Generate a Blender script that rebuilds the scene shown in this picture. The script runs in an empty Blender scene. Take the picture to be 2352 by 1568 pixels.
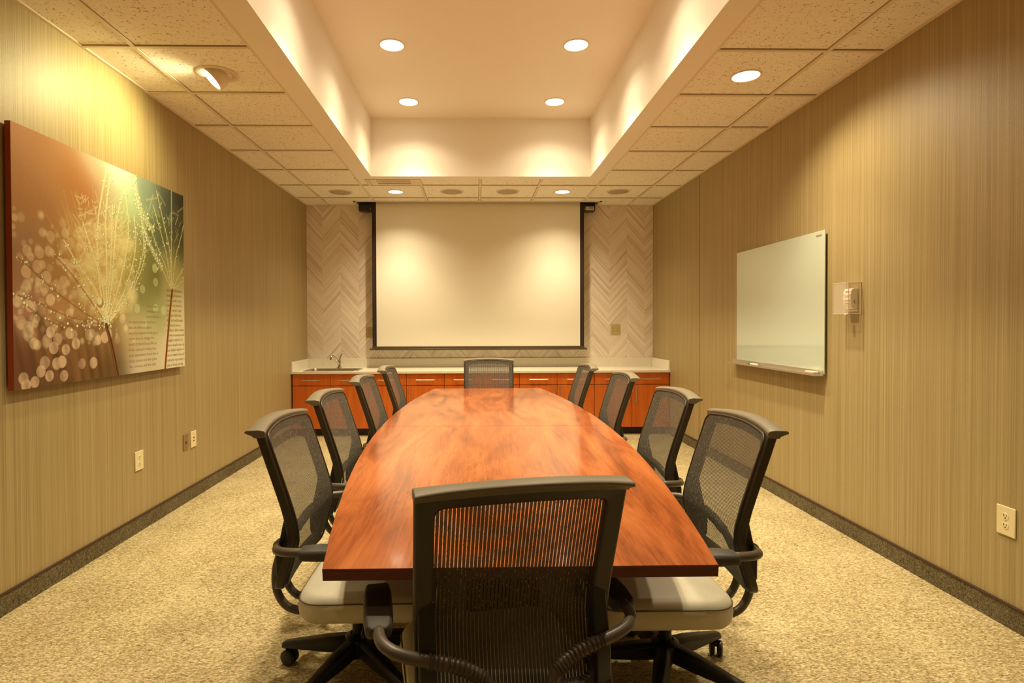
import bpy, bmesh, math, random
import numpy as np
from mathutils import Vector, Matrix
random.seed(7)
SC = bpy.context.scene
COL = SC.collection

# ------------------------------------------------------------------ camera
W, HH = 2352, 1568
F_PX = 1301.19
YAW, PITCH, ROLL = 0.01871, -0.01371, -0.0031
cam_d = bpy.data.cameras.new('camera')
cam_d.sensor_width = 36.0
cam_d.lens = F_PX / W * 36.0
cam_d.shift_x = 60.61 / W
cam_d.shift_y = -23.18 / W
cam_d.clip_start = 0.05
cam = bpy.data.objects.new('camera', cam_d)
COL.objects.link(cam)
cy, sy_, cp, sp = math.cos(YAW), math.sin(YAW), math.cos(PITCH), math.sin(PITCH)
R0 = Vector((cy, -sy_, 0))
FW = Vector((sy_ * cp, cy * cp, sp))
U0 = R0.cross(FW)
RR = R0 * math.cos(ROLL) + U0 * math.sin(ROLL)
UU = U0 * math.cos(ROLL) - R0 * math.sin(ROLL)
mw = Matrix.Identity(4)
for i in range(3):
    mw[i][0], mw[i][1], mw[i][2] = RR[i], UU[i], -FW[i]
mw[0][3], mw[1][3], mw[2][3] = 0.0, 0.0, 1.35
cam.matrix_world = mw
SC.camera = cam

# ------------------------------------------------------------------ world, exposure
world = bpy.data.worlds.new('world')
SC.world = world
world.use_nodes = True
world.node_tree.nodes['Background'].inputs[0].default_value = (1.0, 0.70, 0.34, 1)
world.node_tree.nodes['Background'].inputs[1].default_value = 0.02
SC.view_settings.view_transform = 'Standard'
SC.view_settings.look = 'None'
SC.view_settings.gamma = 1.0
SC.view_settings.use_curve_mapping = False
SC.view_settings.exposure = 1.03
SC.cycles.max_bounces = 10
SC.cycles.diffuse_bounces = 6
SC.cycles.transparent_max_bounces = 16
SC.cycles.sample_clamp_indirect = 4.0
SC.cycles.use_denoising = True
WARM = (1.0, 0.82, 0.53)
YELLOW = (1.0, 0.87, 0.42)
P_TRAY, P_SIDE, P_BACK, P_EYE = 14.5, 38.0, 34.0, 33.0
N_TRAY, N_SIDE, N_BACK = 94.0, 60.0, 42.0        # narrow downward beams of the same lamps
LENS_EMIT = 6.0
ART_GAIN = 0.84

# ------------------------------------------------------------------ room numbers (metres)
XL, XR, YB, YF, HC = -2.203, 2.361, 7.483, -0.95, 2.911
TX0, TX1, TY0, TY1, TZ = -1.085, 1.225, 0.62, 5.99, 3.51      # ceiling tray
GX = [-1.906, -1.27, -0.604, 0.062, 0.728, 1.394, 2.03]
GY = [3.2335 + 0.6357 * k for k in range(-6, 7)]

# ------------------------------------------------------------------ helpers
def tag(o, label=None, cat=None, group=None, kind=None):
    if label: o['label'] = label
    if cat: o['category'] = cat
    if group: o['group'] = group
    if kind: o['kind'] = kind
    return o

def thing(name, loc, rz=0.0, label=None, cat=None, group=None):
    o = bpy.data.objects.new(name, None)
    o.empty_display_size = 0.1
    COL.objects.link(o)
    o.location = loc
    o.rotation_euler = (0, 0, rz)
    return tag(o, label, cat, group)

def obj(name, bm, m, parent=None, smooth=None, bevel=0, seg=2):
    me = bpy.data.meshes.new(name)
    bm.normal_update()
    bm.to_mesh(me); bm.free()
    o = bpy.data.objects.new(name, me)
    COL.objects.link(o)
    if m:
        for mm in (m if isinstance(m, (list, tuple)) else [m]):
            me.materials.append(mm)
    if parent: o.parent = parent
    if smooth:
        for p in me.polygons: p.use_smooth = True
        if smooth != True:
            me.set_sharp_from_angle(angle=math.radians(smooth))
    if bevel:
        b = o.modifiers.new('bevel', 'BEVEL'); b.width = bevel; b.segments = seg
        b.limit_method = 'ANGLE'; b.angle_limit = math.radians(35)
        for p in me.polygons: p.use_smooth = True
        me.set_sharp_from_angle(angle=math.radians(70))
    return o

def box(bm, x0, x1, y0, y1, z0, z1, mi=0):
    if x0 > x1: x0, x1 = x1, x0
    if y0 > y1: y0, y1 = y1, y0
    if z0 > z1: z0, z1 = z1, z0
    v = [bm.verts.new((x, y, z)) for z in (z0, z1) for y in (y0, y1) for x in (x0, x1)]
    for f in ((0,2,3,1),(4,5,7,6),(0,1,5,4),(2,6,7,3),(0,4,6,2),(1,3,7,5)):
        fa = bm.faces.new([v[i] for i in f]); fa.material_index = mi
    return bm

def bx(*a):
    return box(bmesh.new(), *a)

def prism(bm, pts, axis, a0, a1):
    """extrude a 2-D outline along an axis; pts are the other two coordinates in order"""
    def P(p, a):
        if axis == 'x': return (a, p[0], p[1])
        if axis == 'y': return (p[0], a, p[1])
        return (p[0], p[1], a)
    A = [bm.verts.new(P(p, a0)) for p in pts]
    B = [bm.verts.new(P(p, a1)) for p in pts]
    n = len(pts)
    bm.faces.new(A[::-1]); bm.faces.new(B)
    for i in range(n):
        bm.faces.new((A[i], A[(i+1) % n], B[(i+1) % n], B[i]))
    bmesh.ops.recalc_face_normals(bm, faces=bm.faces)
    return bm

def spline(pts, sub=6):
    P = [Vector(p) for p in pts]
    if len(P) < 3: return P
    out = []
    for i in range(len(P) - 1):
        p0 = P[max(i-1, 0)]; p1 = P[i]; p2 = P[i+1]; p3 = P[min(i+2, len(P)-1)]
        for k in range(sub):
            t = k / sub
            out.append(0.5 * ((2*p1) + (p2-p0)*t + (2*p0-5*p1+4*p2-p3)*t*t + (3*p1-p0-3*p2+p3)*t**3))
    out.append(P[-1])
    return out

def tube(bm, pts, r, n=12, closed=False, flat=1.0, round_caps=False):
    P = [Vector(p) for p in pts]
    m = len(P)
    rings = []
    prev = None
    rr = r if callable(r) else (lambda t: r)
    for i in range(m):
        if closed: d = P[(i+1) % m] - P[i-1]
        else: d = P[min(i+1, m-1)] - P[max(i-1, 0)]
        d.normalize()
        if prev is None:
            a = Vector((0, 0, 1)) if abs(d.z) < 0.9 else Vector((1, 0, 0))
            nrm = d.cross(a).normalized()
        else:
            nrm = (prev - d * prev.dot(d)).normalized()
        prev = nrm
        b = d.cross(nrm)
        q = rr(i / max(1, m-1))
        if round_caps and not closed and i in (0, m-1): q *= 0.6
        rings.append([bm.verts.new(P[i] + nrm*math.cos(2*math.pi*k/n)*q + b*math.sin(2*math.pi*k/n)*q*flat) for k in range(n)])
    for i in range(m if closed else m-1):
        A, B = rings[i], rings[(i+1) % m]
        for k in range(n):
            bm.faces.new((A[k], A[(k+1) % n], B[(k+1) % n], B[k]))
    if not closed:
        bm.faces.new(rings[0][::-1]); bm.faces.new(rings[-1])
    bmesh.ops.recalc_face_normals(bm, faces=bm.faces)
    return bm

def lathe(bm, prof, n=32, c=(0,0,0), axis='z'):
    """prof: list of (r, h); r=0 closes"""
    def P(r, h, a):
        x, y = r*math.cos(a), r*math.sin(a)
        if axis == 'z': p = (x, y, h)
        elif axis == 'x': p = (h, x, y)
        else: p = (x, h, y)
        return (c[0]+p[0], c[1]+p[1], c[2]+p[2])
    rings = []
    for r, h in prof:
        if r <= 1e-6: rings.append([bm.verts.new(P(0, h, 0))])
        else: rings.append([bm.verts.new(P(r, h, 2*math.pi*k/n)) for k in range(n)])
    for A, B in zip(rings[:-1], rings[1:]):
        if len(A) == 1 and len(B) == 1: continue
        for k in range(n):
            k2 = (k+1) % n
            if len(A) == 1: bm.faces.new((A[0], B[k], B[k2]))
            elif len(B) == 1: bm.faces.new((A[k], A[k2], B[0]))
            else: bm.faces.new((A[k], A[k2], B[k2], B[k]))
    bmesh.ops.recalc_face_normals(bm, faces=bm.faces)
    return bm

def copy_tree(o, parent=None):
    c = o.copy(); COL.objects.link(c); c.parent = parent
    for ch in list(o.children): copy_tree(ch, c)
    return c

# ------------------------------------------------------------------ materials
def mat(name, color=(0.8, 0.8, 0.8), rough=0.5, metal=0.0, spec=0.5, emit=None, estr=0.0, coat=0.0):
    m = bpy.data.materials.new(name); m.use_nodes = True
    b = m.node_tree.nodes['Principled BSDF']
    b.inputs['Base Color'].default_value = (*color, 1)
    b.inputs['Roughness'].default_value = rough
    b.inputs['Metallic'].default_value = metal
    b.inputs['Specular IOR Level'].default_value = spec
    if coat: b.inputs['Coat Weight'].default_value = coat; b.inputs['Coat Roughness'].default_value = 0.08
    if emit:
        b.inputs['Emission Color'].default_value = (*emit, 1)
        b.inputs['Emission Strength'].default_value = estr
    return m

class NT:
    def __init__(s, m):
        s.m = m; s.nt = m.node_tree; s.n = s.nt.nodes; s.l = s.nt.links
        s.b = s.n['Principled BSDF']; s.out = s.n['Material Output']
    def put(s, sock, v):
        if isinstance(v, bpy.types.NodeSocket): s.l.new(v, sock)
        elif isinstance(v, (tuple, list)) and len(v) == 3 and sock.type == 'RGBA': sock.default_value = (*v, 1)
        else: sock.default_value = v
    def coord(s, which='Object'):
        return s.n.new('ShaderNodeTexCoord').outputs[which]
    def mapping(s, vec, scale=(1,1,1), loc=(0,0,0), rot=(0,0,0)):
        n = s.n.new('ShaderNodeMapping'); s.put(n.inputs['Vector'], vec)
        n.inputs['Scale'].default_value = scale; n.inputs['Location'].default_value = loc; n.inputs['Rotation'].default_value = rot
        return n.outputs[0]
    def noise(s, vec, scale=1.0, detail=2.0, rough=0.5, dist=0.0):
        n = s.n.new('ShaderNodeTexNoise'); s.put(n.inputs['Vector'], vec); s.put(n.inputs['Scale'], scale)
        n.inputs['Detail'].default_value = detail; n.inputs['Roughness'].default_value = rough; n.inputs['Distortion'].default_value = dist
        return n.outputs['Fac']
    def white(s, vec):
        n = s.n.new('ShaderNodeTexWhiteNoise'); s.put(n.inputs['Vector'], vec); return n.outputs['Value']
    def math(s, op, a, b=0.0, c=0.0):
        n = s.n.new('ShaderNodeMath'); n.operation = op
        s.put(n.inputs[0], a); s.put(n.inputs[1], b)
        if op in ('MULTIPLY_ADD', 'SMOOTH_MIN', 'COMPARE'): s.put(n.inputs[2], c)
        return n.outputs[0]
    def ramp(s, fac, stops, interp='LINEAR'):
        n = s.n.new('ShaderNodeValToRGB'); s.put(n.inputs[0], fac)
        cr = n.color_ramp; cr.interpolation = interp
        while len(cr.elements) < len(stops): cr.elements.new(0.5)
        for e, (p, c) in zip(cr.elements, stops):
            e.position = p; e.color = (*c, 1) if len(c) == 3 else c
        return n.outputs[0]
    def mix(s, fac, a, b, mode='MIX'):
        n = s.n.new('ShaderNodeMix'); n.data_type = 'RGBA'; n.blend_type = mode
        s.put(n.inputs[0], fac); s.put(n.inputs[6], a); s.put(n.inputs[7], b)
        return n.outputs[2]
    def sep(s, v):
        n = s.n.new('ShaderNodeSeparateXYZ'); s.put(n.inputs[0], v); return n.outputs
    def comb(s, x, y, z=0.0):
        n = s.n.new('ShaderNodeCombineXYZ'); s.put(n.inputs[0], x); s.put(n.inputs[1], y); s.put(n.inputs[2], z); return n.outputs[0]
    def bump(s, h, strength=0.3, dist=0.002):
        n = s.n.new('ShaderNodeBump'); s.put(n.inputs['Height'], h)
        n.inputs['Strength'].default_value = strength; n.inputs['Distance'].default_value = dist
        s.l.new(n.outputs[0], s.b.inputs['Normal'])
    def base(s, c): s.put(s.b.inputs['Base Color'], c)

def m_wallpaper():
    m = mat('striped_wallpaper', rough=0.48, spec=0.45); t = NT(m)
    co = t.coord()
    a = t.noise(t.mapping(co, (1, 210, 0.6)), 1.0, 3, 0.7)
    b = t.noise(t.mapping(co, (1, 70, 0.25), (3, 7, 1)), 1.0, 2, 0.6)
    w = t.noise(t.mapping(co, (1, 260, 420)), 1.0, 1, 0.5)
    s = t.math('ADD', t.math('MULTIPLY', a, 0.75), t.math('MULTIPLY', b, 0.25))
    c = t.ramp(s, [(0.37, (0.300, 0.228, 0.095)), (0.5, (0.400, 0.312, 0.146)), (0.63, (0.500, 0.402, 0.208))])
    c2 = t.mix(t.math('MULTIPLY', w, 0.5), c, (0.28, 0.225, 0.105))
    t.base(c2)
    t.bump(t.math('ADD', t.math('MULTIPLY', w, 0.8), a), 0.35, 0.0015)
    return m

def m_herringbone():
    m = mat('herringbone_wallpaper', rough=0.6, spec=0.3); t = NT(m)
    x, y, z = t.sep(t.coord())
    col = 0.236
    xs = t.math('ADD', x, 1.996 + 0.472*10)
    ping = t.math('PINGPONG', xs, col)
    idx = t.math('FLOOR', t.math('DIVIDE', xs, col))
    h = t.math('SUBTRACT', z, t.math('MULTIPLY', ping, 1.12))
    off = t.math('MULTIPLY', t.math('MODULO', idx, 2.0), 0.028)
    h = t.math('ADD', h, off)
    pl = t.math('DIVIDE', h, 0.048)
    pid = t.math('FLOOR', pl)
    fr = t.math('FRACT', pl)
    rnd = t.white(t.comb(pid, idx, 0.0))
    rnd2 = t.white(t.comb(t.math('FLOOR', t.math('DIVIDE', h, 0.021)), idx, 4.0))
    grain = t.noise(t.comb(t.math('MULTIPLY', h, 90.0), t.math('MULTIPLY', ping, 7.0), idx), 1.0, 4, 0.65)
    v = t.math('ADD', t.math('MULTIPLY', rnd, 0.26), t.math('ADD', t.math('MULTIPLY', grain, 0.6), t.math('MULTIPLY', rnd2, 0.2)))
    c = t.ramp(v, [(0.25, (0.56, 0.46, 0.36)), (0.48, (0.75, 0.655, 0.54)), (0.75, (0.90, 0.83, 0.72))])
    edge = t.math('GREATER_THAN', fr, 0.86)
    c = t.mix(t.math('MULTIPLY', edge, 0.7), c, (0.90, 0.83, 0.72))
    t.base(c)
    return m

def m_carpet(name='carpet', dark=1.0):
    m = mat(name, rough=0.95, spec=0.1); t = NT(m)
    co = t.coord()
    a = t.noise(t.mapping(co, (75, 170, 120)), 1.0, 3, 0.75, 0.6)
    b = t.noise(t.mapping(co, (3, 3, 3)), 1.0, 3, 0.6)
    d = t.noise(t.mapping(co, (30, 60, 60), (9, 2, 4)), 1.0, 2, 0.6, 0.4)
    s = t.math('ADD', t.math('MULTIPLY', a, 0.75), t.math('MULTIPLY', d, 0.25))
    s = t.math('ADD', s, t.math('MULTIPLY', t.math('SUBTRACT', b, 0.5), 0.12))
    k = dark
    c = t.ramp(s, [(0.36, (0.150*k, 0.108*k, 0.040*k)), (0.49, (0.430*k, 0.348*k, 0.178*k)), (0.61, (0.740*k, 0.640*k, 0.405*k))])
    t.base(c)
    t.bump(a, 0.8, 0.006)
    return m

def m_tile():
    m = mat('acoustic_tile', rough=0.9, spec=0.2); t = NT(m)
    co = t.coord()
    a = t.noise(t.mapping(co, (95, 95, 95)), 1.0, 2, 0.6)
    b = t.noise(t.mapping(co, (34, 34, 34), (4, 4, 4)), 1.0, 2, 0.6)
    s = t.math('ADD', t.math('MULTIPLY', a, 0.7), t.math('MULTIPLY', b, 0.3))
    c = t.ramp(s, [(0.365, (0.36, 0.27, 0.16)), (0.405, (0.87, 0.83, 0.73)), (0.6, (0.90, 0.87, 0.78))])
    t.base(c)
    t.bump(t.ramp(s, [(0.365, (0, 0, 0)), (0.41, (1, 1, 1))]), 0.5, 0.002)
    return m

def m_wood(name, c0, c1, c2, scale=(6, 0.9, 6), rough=0.25, coat=0.0, fine=0.35, dist=1.6, sp=0.5):
    m = mat(name, rough=rough, spec=sp, coat=coat); t = NT(m)
    co = t.coord()
    a = t.noise(t.mapping(co, scale), 1.0, 5, 0.6, dist)
    f = t.noise(t.mapping(co, (scale[0]*24, scale[1]*4, scale[2]*24)), 1.0, 3, 0.7, 0.4)
    s = t.math('ADD', t.math('MULTIPLY', a, 1 - fine), t.math('MULTIPLY', f, fine))
    t.base(t.ramp(s, [(0.34, c0), (0.5, c1), (0.66, c2)]))
    return m

def m_mesh():
    m = mat('knit_mesh', rough=0.75, spec=0.25); t = NT(m)
    u, v, _ = t.sep(t.coord('UV'))
    fu = t.math('FRACT', t.math('DIVIDE', u, 0.0094))
    gap = t.math('GREATER_THAN', fu, 0.76)
    fv = t.math('FRACT', t.math('DIVIDE', v, 0.0046))
    fu2 = t.math('FRACT', t.math('DIVIDE', u, 0.00235))
    hole = t.math('MULTIPLY', t.math('GREATER_THAN', fv, 0.62), t.math('GREATER_THAN', fu2, 0.5))
    n = t.noise(t.comb(t.math('MULTIPLY', u, 300.0), t.math('MULTIPLY', v, 110.0)), 1.0, 1, 0.5)
    thread = t.math('MULTIPLY', t.math('GREATER_THAN', n, 0.60), t.math('GREATER_THAN', fu, 0.9))
    al_gap = t.math('MAXIMUM', 0.10, thread)
    al_band = t.math('SUBTRACT', 0.97, t.math('MULTIPLY', hole, 0.14))
    al = t.math('ADD', t.math('MULTIPLY', gap, al_gap), t.math('MULTIPLY', t.math('SUBTRACT', 1.0, gap), al_band))
    c = t.mix(t.noise(t.comb(t.math('MULTIPLY', u, 420.0), t.math('MULTIPLY', v, 420.0)), 1.0, 1, 0.5), (0.028, 0.024, 0.018), (0.150, 0.133, 0.100))
    c = t.mix(t.math('MULTIPLY', thread, gap), c, (0.50, 0.46, 0.38))
    t.base(c)
    t.put(t.b.inputs['Alpha'], al)
    return m

M = {}
M['wallpaper'] = m_wallpaper()
M['herring'] = m_herringbone()
M['carpet'] = m_carpet()
M['carpet_base'] = m_carpet('carpet_base', 0.33)
M['tile'] = m_tile()
M['paint'] = mat('tray_paint', (0.87, 0.835, 0.76), 0.6, spec=0.3)
M['tile_gap_shade'] = mat('tile_gap_shade', (0.33, 0.25, 0.13), 0.8)
M['grid'] = mat('grid_white', (0.74, 0.67, 0.54), 0.5)
M['dark_strip'] = mat('dark_strip', (0.05, 0.02, 0.012), 0.5)
M['lens'] = mat('lamp_lens', (0.9, 0.9, 0.85), 0.4, emit=(1.0, 0.86, 0.62), estr=LENS_EMIT)
M['ring'] = mat('lamp_ring', (0.78, 0.70, 0.56), 0.35)
M['grille'] = mat('speaker_grille', (0.42, 0.37, 0.28), 0.6)
M['table'] = m_wood('table_veneer', (0.130, 0.026, 0.007), (0.335, 0.084, 0.020), (0.480, 0.152, 0.042), (4.0, 0.9, 4.0), 0.20, 0.3, 0.30, 1.9)
M['table_edge'] = m_wood('table_edge', (0.075, 0.012, 0.004), (0.120, 0.022, 0.008), (0.170, 0.036, 0.012), (3, 3, 40), 0.3)
M['cherry'] = m_wood('cherry_veneer', (0.50, 0.095, 0.010), (0.60, 0.135, 0.012), (0.68, 0.170, 0.018), (14, 5, 1.2), 0.32, 0, 0.3, 0.8)
M['kick'] = mat('toe_kick_dark', (0.020, 0.008, 0.007), 0.5)
M['gap'] = mat('cabinet_gap', (0.045, 0.007, 0.006), 0.6)
M['steel'] = mat('brushed_steel', (0.62, 0.58, 0.52), 0.32, 0.9)
M['chrome'] = mat('chrome', (0.55, 0.52, 0.46), 0.14, 1.0)
M['sink'] = mat('sink_steel', (0.42, 0.38, 0.30), 0.3, 0.9)
def m_quartz():
    m = mat('quartz', rough=0.25, spec=0.5); t = NT(m)
    a = t.noise(t.mapping(t.coord(), (60, 60, 60)), 1.0, 3, 0.7)
    t.base(t.ramp(a, [(0.27, (0.58, 0.53, 0.40)), (0.36, (0.75, 0.70, 0.57)), (0.6, (0.80, 0.76, 0.64))]))
    return m
M['quartz'] = m_quartz()
M['ivory'] = mat('ivory_plastic', (0.80, 0.70, 0.42), 0.4)
M['olive_plate'] = mat('almond_plate', (0.50, 0.42, 0.20), 0.4)
M['steel_plate'] = mat('steel_plate', (0.34, 0.25, 0.14), 0.35, 0.5)
M['slot'] = mat('slot_dark', (0.10, 0.065, 0.02), 0.6)
M['black'] = mat('satin_black', (0.008, 0.008, 0.009), 0.35)
M['border'] = mat('screen_border', (0.022, 0.009, 0.006), 0.7)
M['bar'] = mat('bar_bronze', (0.085, 0.060, 0.030), 0.4)
M['fabric'] = mat('screen_fabric', (0.80, 0.77, 0.66), 0.75, spec=0.2)
M['white'] = mat('white_plastic', (0.80, 0.72, 0.58), 0.4)
M['glassboard'] = mat('glass_board', (0.53, 0.60, 0.50), 0.04, spec=0.6)
M['alu'] = mat('aluminium', (0.55, 0.50, 0.40), 0.35, 0.7)
M['green'] = mat('green_cap', (0.04, 0.22, 0.10), 0.5)
M['frame'] = mat('chair_plastic', (0.042, 0.032, 0.017), 0.40)
M['rail'] = mat('chair_rail', (0.17, 0.148, 0.10), 0.48)
M['chairblack'] = mat('chair_black', (0.012, 0.011, 0.011), 0.4)
M['pad'] = mat('arm_pad', (0.050, 0.045, 0.038), 0.55)
M['tube'] = mat('arm_tube', (0.085, 0.068, 0.050), 0.38)
M['piping'] = mat('seam_dark', (0.10, 0.09, 0.06), 0.6)
def m_leather():
    m = mat('cream_leather', rough=0.5, spec=0.4); t = NT(m)
    a = t.noise(t.mapping(t.coord(), (160, 160, 160)), 1.0, 2, 0.6)
    t.base(t.mix(a, (0.60, 0.565, 0.44), (0.70, 0.66, 0.53))); t.bump(a, 0.12, 0.001)
    return m
M['leather'] = m_leather()
M['mesh'] = m_mesh()
def m_clear():
    m = mat('clear_plastic', (0.95, 0.90, 0.84), 0.06); t = NT(m)
    t.b.inputs['Alpha'].default_value = 0.13
    return m
M['clear'] = m_clear()
M['clear_edge'] = mat('clear_edge', (0.80, 0.66, 0.54), 0.2); M['clear_edge'].node_tree.nodes['Principled BSDF'].inputs['Alpha'].default_value = 0.6

# ================================================================== SETTING
def struct(name, bm, m, bevel=0):
    o = obj(name, bm, m, bevel=bevel); o['kind'] = 'structure'; return o

struct('floor', bx(XL-0.1, XR+0.1, YF-0.1, YB+0.1, -0.1, 0), M['carpet'])
struct('wall_left', bx(XL-0.1, XL, YF-0.1, YB+0.1, 0, 3.62), M['wallpaper'])
struct('wall_right', bx(XR, XR+0.1, YF-0.1, YB+0.1, 0, 3.62), M['wallpaper'])
struct('trim_6', bx(XR-0.0012, XR, 5.920, 5.927, 0.1, HC), M['slot'])
struct('wall_back', bx(XL, XR, YB, YB+0.1, 0, 3.62), M['herring'])
struct('wall_front', bx(XL, XR, YF-0.1, YF, 0, 3.62), M['wallpaper'])

# tile ceiling around the tray
bm = bmesh.new()
box(bm, XL, GX[1], YF, 7.26, HC, HC+0.04); box(bm, GX[5], XR, YF, 7.26, HC, HC+0.04)
box(bm, GX[1], GX[5], 6.10, 7.26, HC, HC+0.04); box(bm, GX[1], GX[5], YF, TY0-0.1, HC, HC+0.04)
box(bm, XL, -1.51, 7.26, YB, HC, HC+0.04); box(bm, 1.60, XR, 7.26, YB, HC, HC+0.04)
struct('ceiling', bm, M['tile'])
bm = bmesh.new(); box(bm, -1.55, 1.64, 7.22, YB, HC+0.045, HC+0.12)
struct('trim_1', bm, M['black'])
# suspension grid
bm = bmesh.new(); g = 0.012; z0, z1 = HC-0.008, HC+0.002
for x in (GX[0], GX[6]): box(bm, x-g, x+g, YF, YB, z0, z1)
for x in (GX[1], GX[5]): box(bm, x-g-0.006, x+g, 6.085, YB if abs(x) > 1.6 else 7.26, z0, z1)
for x in GX[2:5]: box(bm, x-g, x+g, 6.10, 7.26, z0, z1)
for y in GY:
    if y > 7.2: continue
    for a, b in ((XL, GX[1]), (GX[5], XR)): box(bm, a, b, y-g, y+g, z0-0.0006, z1)
    if y > 6.1: box(bm, GX[1], GX[5], y-g, y+g, z0-0.0006, z1)
    if y < 0.5: box(bm, GX[1], GX[5], y-g, y+g, z0-0.0006, z1)
for a, b in ((-1.54, -1.515), (1.605, 1.63)): box(bm, a, b, 7.235, YB, z0-0.001, z1)
box(bm, -1.54, 1.63, 7.235, 7.258, z0-0.001, z1)
struct('trim_2', bm, M['grid'])
# dark-coloured strips painting in the shadow line round the tiles
bm = bmesh.new(); g2 = 0.0165
for x in (GX[0], GX[6]): box(bm, x-g2, x+g2, YF, 7.23, HC-0.0025, HC+0.001)
for x in GX[2:5]: box(bm, x-g2, x+g2, 6.10, 7.23, HC-0.0025, HC+0.001)
for y in GY:
    if y > 7.2: continue
    for a, b in ((XL, GX[1]), (GX[5], XR)): box(bm, a, b, y-g2, y+g2, HC-0.0027, HC+0.001)
    if y > 6.1: box(bm, GX[1], GX[5], y-g2, y+g2, HC-0.0027, HC+0.001)
struct('trim_7', bm, M['tile_gap_shade'])
# wall angle
bm = bmesh.new()
box(bm, XL, XL+0.02, YF, YB, z0, z1); box(bm, XR-0.02, XR, YF, YB, z0, z1)
box(bm, XL, -1.54, YB-0.018, YB, z0, z1); box(bm, 1.63, XR, YB-0.018, YB, z0, z1)
struct('trim_3', bm, M['grid'])
# drywall tray
bm = bmesh.new(); zb = HC-0.012
box(bm, GX[1]+0.022, TX0, TY0-0.1, 6.10, zb, HC+0.05)
box(bm, TX1, GX[5]-0.02, TY0-0.1, 6.10, zb, HC+0.05)
box(bm, TX0, TX1, TY1, 6.10, zb, HC+0.05); box(bm, TX0, TX1, TY0-0.1, TY0, zb, HC+0.05)
box(bm, TX0-0.05, TX0, TY0-0.05, TY1+0.05, HC+0.05, TZ+0.05); box(bm, TX1, TX1+0.05, TY0-0.05, TY1+0.05, HC+0.05, TZ+0.05)
box(bm, TX0, TX1, TY1, TY1+0.05, HC+0.05, TZ+0.05); box(bm, TX0, TX1, TY0-0.05, TY0, HC+0.05, TZ+0.05)
box(bm, TX0, TX1, TY0, TY1, TZ, TZ+0.05)
struct('trim_4', bm, M['paint'])
bm = bmesh.new()
box(bm, GX[1]-0.002, GX[1]+0.022, TY0-0.1, 6.10, HC-0.006, HC+0.03); box(bm, GX[5]-0.02, GX[5]+0.004, TY0-0.1, 6.10, HC-0.006, HC+0.03)
struct('trim_5', bm, M['grid'])
# carpet base
for nm, a, b, c, d in (('baseboard_left', XL, XL+0.012, YF, 6.80), ('baseboard_right', XR-0.012, XR, YF, 6.80)):
    bm = box(bmesh.new(), a, b, c, d, 0, 0.098)
    if nm == 'baseboard_left': box(bm, a, b+0.003, c, d, 0.098, 0.104, 1)
    elif nm == 'baseboard_right': box(bm, a-0.003, b, c, d, 0.098, 0.104, 1)
    else: box(bm, a, b, c, d+0.003, 0.098, 0.104, 1)
    struct(nm, bm, [M['carpet_base'], M['dark_strip']])

# ================================================================== CEILING FIXTURES
def spot(parent, loc, power, color, size, blend, aim=(0, 0, -1), rad=0.045):
    d = bpy.data.lights.new('bulb', 'SPOT'); d.energy = power; d.color = color
    d.spot_size = math.radians(size); d.spot_blend = blend; d.shadow_soft_size = rad
    o = bpy.data.objects.new('bulb', d); COL.objects.link(o); o.parent = parent
    o.location = loc
    o.rotation_euler = Vector(aim).to_track_quat('-Z', 'Y').to_euler()
    return o

def downlight(x, y, z, label, power, r=0.088, color=WARM, size=138, blend=0.75, group='recessed ceiling downlights', aim=(0,0,-1), narrow=0):
    t = thing('downlight', (x, y, z), 0, label, 'ceiling light', group)
    bm = lathe(bmesh.new(), [(r+0.014, 0.0), (r+0.014, -0.004), (r+0.004, -0.006), (r, -0.003), (r, 0.0)], 40)
    obj('trim_ring', bm, M['ring'], t, smooth=40)
    bm = lathe(bmesh.new(), [(0, -0.0045), (r*0.5, -0.004), (r*0.8, -0.003), (r-0.001, -0.001), (r-0.001, 0.0)], 40)
    obj('lens', bm, M['lens'], t, smooth=True)
    bm = tube(bmesh.new(), [(math.cos(a)*r*0.62, math.sin(a)*r*0.62, -0.0042) for a in [k*math.pi/16 for k in range(32)]], 0.0012, 6, closed=True)
    obj('reflector_edge', bm, M['grille'], t, smooth=True)
    spot(t, (0, 0, -0.03), power, color, size, blend, aim)
    if narrow: spot(t, (0, 0, -0.03), narrow, color, 92, 1.0, (0, 0, -1))
    return t

TL = 'round tray downlight, '
ZT = TZ - 0.0005
trs = [(-0.640, 5.555, 'far left one near the screen end'), (0.784, 5.540, 'far right one near the screen end'),
       (-0.637, 4.433, 'nearer left one of the visible four'), (0.793, 4.415, 'nearer right one of the visible four'),
       (-0.637, 3.311, 'left one just above the top edge of the photo'), (0.793, 3.300, 'right one just above the top edge of the photo'),
       (-0.637, 2.19, 'left one over the near end of the table'), (0.793, 2.19, 'right one over the near end of the table')]
for x, y, s in trs: downlight(x, y, ZT, TL + s, P_TRAY, group='tray downlights', narrow=N_TRAY*(1.0 if y > 3 else 0.75))
ZC = HC - 0.0005
downlight(-0.933, 6.731, ZC, 'glowing round downlight in the tile ceiling in front of the screen, left one', P_BACK, 0.083, size=132, blend=1.0, group='back row downlights', narrow=N_BACK)
downlight(1.043, 6.721, ZC, 'glowing round downlight in the tile ceiling in front of the screen, right one', P_BACK, 0.083, size=132, blend=1.0, group='back row downlights', narrow=N_BACK)
downlight(1.718, 3.572, ZC, 'large glowing downlight in the tile ceiling beside the right wall', P_SIDE, 0.080, size=140, group='side downlights', aim=(0.1, -0.15, -1), narrow=N_SIDE)
downlight(-1.60, 0.95, ZC, 'added unseen fill downlight in the tile ceiling near the left wall, behind the photographer view', P_SIDE*0.15, 0.08, group='added rear downlights', narrow=N_SIDE*0.15)  # this pair is out of view, added as weak fill light
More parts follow.
